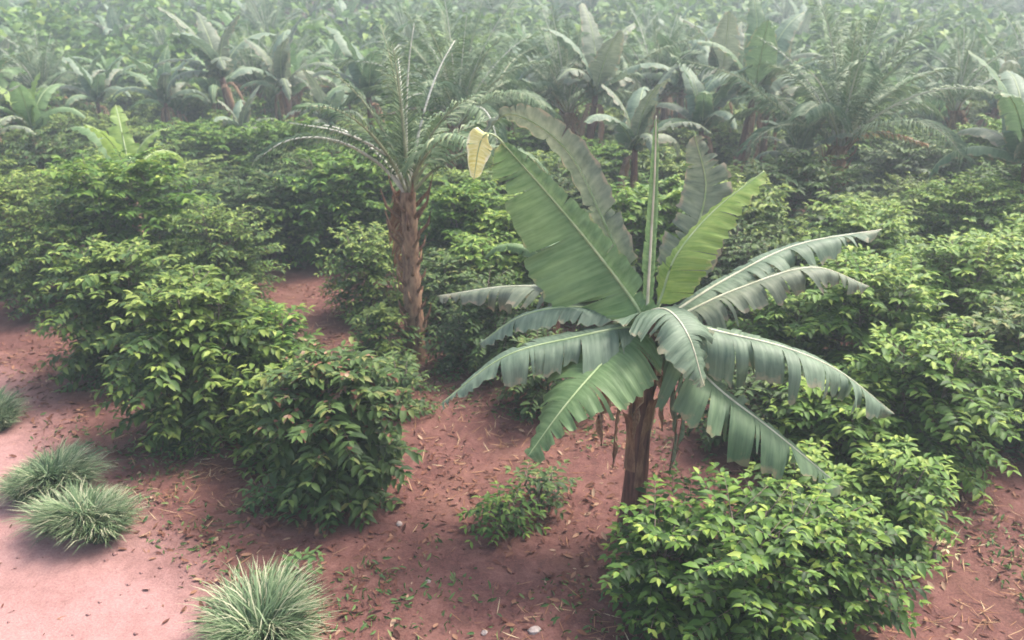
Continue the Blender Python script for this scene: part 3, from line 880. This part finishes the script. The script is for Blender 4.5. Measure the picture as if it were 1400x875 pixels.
for ns, (xx, yy) in enumerate(spots):
    far = yy > 36
    if ns >= bush_near_limit or (rg.random() < (0.3 if 23 < yy < 34 else .24) and not (yy < 22.5 and xx < 2) and not (yy < 42 and abs(xx / yy - g2.x / g2.y) < .1) and not (yy < 30 and abs(xx / yy - .18) < .07) and not (yy < 30 and abs(xx / yy + .42) < .1)): 
        spots_b = True
        lab = 'banana plant in the hazy rows of the middle distance' if not far else 'banana plant far back on the hazy slope, small with pale leaves'
        grp = 'banana plants in the middle rows' if not far else 'banana plants on the far slope'
        k = rg.choice((1, 2, 3, 3, 1, 2, 4 if yy > 27 else 3))
        if rg.random() < 0.25:
            src = rg.choice((PT, P2)); sc = rg.uniform(.95, 1.12) if yy < 34 else rg.uniform(.7, .98)
            oo = dup(src, lab.replace('banana plant', 'palm').replace('leaf', 'frond'), (xx, yy, terr(xx, yy)), rg.uniform(0, 6.28), sc, grp.replace('banana plants', 'palms'))
            oo.rotation_euler = (rg.uniform(-.1, .1), rg.uniform(-.1, .1), oo.rotation_euler[2])
            if not far: MID.setdefault('p', []).append(oo)
        else:
            oo = dup(PB[k], lab, (xx, yy, terr(xx, yy)), rg.uniform(0, 6.28), (rg.uniform(1.1, 1.32) if yy < 34 else rg.uniform(.8, 1.15)), grp)
            oo.rotation_euler = (rg.uniform(-.2, .2), rg.uniform(-.2, .2), oo.rotation_euler[2])
            oo.scale = (oo.scale[0] * rg.uniform(.9, 1.15), oo.scale[1] * rg.uniform(.9, 1.15), oo.scale[2])
            if not far: MID.setdefault(k, []).append(oo)
        continue
    k = rg.randrange(4)
    lab, grp = FAR[1 if far else 0]
    sc = (rg.uniform(.9, 1.3), rg.uniform(.9, 1.3), rg.uniform(.85, 1.25))
    if k not in pused:
        pused.add(k); o = protos[k]; o.location = (xx, yy, terr(xx, yy)); o.scale = sc; o['label'] = lab; o['group'] = grp
    else: dup(protos[k], lab, (xx, yy, terr(xx, yy)), rg.uniform(0, 6.28), sc, grp)
    cb += 1
ORD = 'first second third fourth fifth sixth seventh eighth ninth tenth eleventh twelfth thirteenth fourteenth fifteenth sixteenth seventeenth eighteenth nineteenth twentieth'.split()
LOOK = {1: 'green', 2: 'broad-leaved green', 3: 'tattered grey-green', 4: 'bright yellow-green', 'p': 'feathery'}
for key, lst in MID.items():
    lst.sort(key=lambda o: o.location.x / o.location.y)
    noun = 'palm' if key == 'p' else 'banana plant'
    for i, o in enumerate(lst):
        o['label'] = '%s %s in the middle distance, %s from the left of its kind there' % (LOOK[key], noun, ORD[min(i, 19)])
print('bushes', cb, 'spots', len(spots))

# far plantation canopy beyond the rows one can tell apart
n = 90000
d_ = 44 + 125 * RNG.random(n) ** 1.5
x_ = (RNG.random(n) * 2 - 1) * (d_ * 0.75 + 10)
hh = 1.7 + 3.0 * np.clip(vnoise(x_ / 2.5, d_ / 2.5, 9) * (0.4 + vnoise(x_ / 8, d_ / 8, 10)) , 0, 1)
z_ = hh * RNG.random(n) ** 0.4
P_ = np.stack([x_, d_, z_ + terr_np(x_, d_)], 1)
D_ = np.stack([RNG.normal(size=n), RNG.normal(size=n), RNG.normal(size=n) * .6], 1)
U_ = np.stack([RNG.normal(size=n) * .5, RNG.normal(size=n) * .5, np.ones(n)], 1)
fc = obj('distant_plantation', leaves_mesh('distant_plantation', P_, D_, U_, 0.25 + RNG.random(n) * .5 + d_ / 200, np.clip(RNG.normal(.45, .2, n), 0, 1), M['bush_green'], LTW), kind='stuff')
n = 70000
d_ = 15 + 45 * RNG.random(n) ** 1.1
x_ = (RNG.random(n) * 2 - 1) * (d_ * 0.7 + 4)
ok = vnoise(x_ / 1.6, d_ / 1.6, 19) > np.where(d_ < 20, .62, .35)
for (q, rr) in gaps: ok &= (x_ - q[0]) ** 2 + (d_ - q[1]) ** 2 > (rr * 1.3) ** 2
x_, d_ = x_[ok], d_[ok]; n = len(x_)
P_ = np.stack([x_, d_, terr_np(x_, d_) + 0.55 * RNG.random(n) * vnoise(x_ / .9, d_ / .9, 20)], 1)
D_ = np.stack([RNG.normal(size=n), RNG.normal(size=n), np.abs(RNG.normal(size=n)) * .8], 1)
U_ = np.stack([RNG.normal(size=n) * .5, RNG.normal(size=n) * .5, np.ones(n)], 1)
gc = obj('undergrowth', leaves_mesh('undergrowth', P_, D_, U_, 0.15 + RNG.random(n) * .3, np.clip(RNG.normal(.35, .2, n), 0, 1), M['bush_yellow'], LTW), kind='stuff')
gc['label'] = 'low green undergrowth covering the soil between the far rows'; gc['category'] = 'undergrowth'
fc['label'] = 'distant plantation greenery merging into haze on the far slope'; fc['category'] = 'plantation'

# ------------------------------------------------------------------ grass tufts
def grass_tuft(px, py, r, h, n, label, seed):
    rg = random.Random(seed)
    t = thing('grass_tuft', label, 'grass tuft', on_ground(px, py))
    v, f, ti = [], [], []
    for k in range(n):
        a = rg.uniform(0, 6.28); q = math.sqrt(rg.random()) * r * 0.5
        q *= 1 + .35 * math.sin(a * 2 + seed) + .2 * math.sin(a * 3 + seed * 2)
        p = Vector((math.cos(a) * q, math.sin(a) * q, -0.03))
        a2 = a + rg.gauss(0, 0.95)
        ln = h * rg.uniform(0.45, 1.3) * (1 + .2 * math.sin(a + seed * 1.7))
        lean = 0.05 + 0.7 * q / r + abs(rg.gauss(0, .22))
        o = Vector((math.cos(a2), math.sin(a2), 0)); s = Vector((-o.y, o.x, 0))
        w = rg.uniform(0.006, 0.012)
        bi = len(v); e = math.atan2(1, lean)
        tt = 1.0 if rg.random() < .14 else min(1, max(0, rg.gauss(.5, .25)))
        if tt == 1.0: lean += .5
        for i in range(5):
            u = i / 4
            ww = w * (1 - u ** 2 * 0.95)
            v += [tuple(p - s * ww), tuple(p + s * ww)]
            ti += [min(1, tt * (0.5 + 0.65 * u))] * 2
            ee = e - 1.5 * u ** 1.5
            p = p + (o * math.cos(ee) + Vector((0, 0, math.sin(ee)))) * ln / 4.4
        for i in range(4):
            f.append((bi + 2 * i, bi + 2 * i + 1, bi + 2 * i + 3, bi + 2 * i + 2))
    obj('blades', new_mesh('blades', v, f, M['grass'], {'tint': ti}), t, kind='stuff')
grass_tuft(70, 672, .5, .56, 2600, 'pale green grass tuft, left half of the pair beside the path', 1)
grass_tuft(124, 722, .54, .56, 3000, 'pale green grass tuft, right half of the pair beside the path', 2)
grass_tuft(-12, 580, .55, .52, 2300, 'grass tuft cut off by the left edge of the view', 3)
grass_tuft(355, 890, .55, .62, 3400, 'green grass tuft at the bottom edge between path and red soil', 4)

# ------------------------------------------------------------------ litter, straw, weeds and stones on the soil
def scatter(name, n, key, size, tmpl, sel, label, flat=0.25, tint=(.5, .25), zoff=0.006):
    x = RNG.uniform(-9, 9, n); y = RNG.uniform(5.0, 17, n)
    keep = sel(x, y) > RNG.random(n)
    x, y = x[keep], y[keep]; k = len(x)
    P = np.stack([x, y, terr_np(x, y) + zoff], 1)
    a = RNG.uniform(0, 6.28, k)
    D = np.stack([np.cos(a), np.sin(a), RNG.normal(0, flat, k)], 1)
    U = np.stack([RNG.normal(0, flat * 1.5, k), RNG.normal(0, flat * 1.5, k), np.ones(k)], 1)
    o = obj(name, leaves_mesh(name, P, D, U, RNG.uniform(size[0], size[1], k), np.clip(RNG.normal(tint[0], tint[1], k), 0, 1), M[key], tmpl), kind='stuff')
    o['label'] = label; o['category'] = name.replace('_', ' ')
litter_f = lambda x, y: np.clip(0.6 - path_d(x, y) * 1.1, 0.05, 1) * (0.25 + 1.0 * vnoise(x * 1.1, y * 1.1, 31)) * np.clip(vnoise(x * 2.2, y * 2.2, 32) * 1.5, 0, 1) ** 2.2 * 1.5
scatter('leaf_litter', 30000, 'dry', (.02, .13), leaf_template(.4, .1, -.2), litter_f, 'brown and tan fallen leaves strewn over the red soil')
scatter('dry_straw', 16000, 'straw', (.08, .28), leaf_template(.05, .1, -.1), lambda x, y: np.clip(0.5 - path_d(x, y), 0.0, 1) * np.clip((vnoise(x * .7, y * .7, 41) - .35) * 3 + .9 * (x > 2.6), .05, 1), 'thin dry straw and stalks lying on the soil', .2)
def weed_f(x, y):
    return np.clip(0.4 - path_d(x, y) * 1.2, 0, 1) * np.clip((vnoise(x * .9, y * .9, 51) - .45) * 2.5, 0, 1) * (0.3 + vnoise(x * 4, y * 4, 52))
scatter('low_weeds', 42000, 'weed', (.05, .12), leaf_template(.3, .15, .15), weed_f, 'patches of thin low green weeds on the soil', .8, zoff=.02)

# crumbs and clods of earth
n = 9000
x_ = RNG.uniform(-9, 9, n); y_ = RNG.uniform(4.8, 17, n)
k_ = RNG.random(n) < 0.15 + 0.85 * vnoise(x_ * 1.4, y_ * 1.4, 61) ** 2
x_, y_ = x_[k_], y_[k_]; n = len(x_)
rad = 0.006 + 0.028 * RNG.random(n) ** 4
oc = np.array([(1, 0, 0), (0, 1, 0), (-1, 0, 0), (0, -1, 0), (0, 0, .7), (0.1, 0, -.7)])
cv = oc[None] * rad[:, None, None] * RNG.uniform(.7, 1.3, (n, 6, 1)) + np.stack([x_, y_, terr_np(x_, y_) + rad * .2], 1)[:, None, :]
of = np.array([(0, 1, 4), (1, 2, 4), (2, 3, 4), (3, 0, 4), (1, 0, 5), (2, 1, 5), (3, 2, 5), (0, 3, 5)])
cf = (of[None] + (np.arange(n) * 6)[:, None, None]).reshape(-1, 3)
ce = obj('soil_clods', new_mesh('soil_clods', cv.reshape(-1, 3), cf, M['soil'], {'path': np.repeat(np.clip(path_d(x_, y_) / .9 + .5, 0, 1), 6)}), kind='stuff')
ce['label'] = 'small crumbs of red earth scattered over the bare soil'; ce['category'] = 'soil clods'

def stone(px, py, s, label, seed):
    rg = random.Random(seed)
    import bmesh
    bm = bmesh.new(); bmesh.ops.create_icosphere(bm, subdivisions=2, radius=s)
    for v in bm.verts:
        v.co.x *= 1.3; v.co.z *= .6
        v.co *= 1 + rg.uniform(-.13, .13)
    me = bpy.data.meshes.new('stone'); bm.to_mesh(me); bm.free(); me.materials.append(M['stone'])
    o = obj('stone', me, loc=on_ground(px, py)); o.rotation_euler = (0, 0, rg.uniform(0, 3)); o.location.z += s * .15
    o['label'] = label; o['category'] = 'stone'
stone(730, 866, .05, 'pale stone lying on red soil at the bottom centre', 1)
stone(662, 868, .03, 'small pale stone left of the larger one at the bottom', 2)
stone(546, 714, .035, 'small white stone in front of the brown-topped bush', 3)
stone(585, 795, .03, 'tan pebble on the red soil in the middle foreground', 4)

# ------------------------------------------------------------------ haze
hv = [(-620, -70, -1.5), (620, -70, -1.5), (620, 950, -1.5), (-620, 950, -1.5), (-620, -70, 23), (620, -70, 23), (620, 950, 23), (-620, 950, 23)]
hv = [(x * 1.6, y, z) for x, y, z in hv]
hm = bpy.data.materials.new('haze'); hm.use_nodes = True
ht = hm.node_tree; ht.nodes.clear()
ho = ht.nodes.new('ShaderNodeOutputMaterial'); hp = ht.nodes.new('ShaderNodeVolumePrincipled')
hp.inputs['Color'].default_value = (0.82, 0.95, 1.0, 1)
hp.inputs['Density'].default_value = 0.0038
hp.inputs['Anisotropy'].default_value = 0.2
ht.links.new(hp.outputs[0], ho.inputs['Volume'])
hz = obj('haze', new_mesh('haze', hv, [(0, 3, 2, 1), (4, 5, 6, 7), (0, 1, 5, 4), (1, 2, 6, 5), (2, 3, 7, 6), (3, 0, 4, 7)], hm, smooth=False), kind='stuff')
hz['label'] = 'thin pale haze hanging over the plantation'; hz['category'] = 'haze'
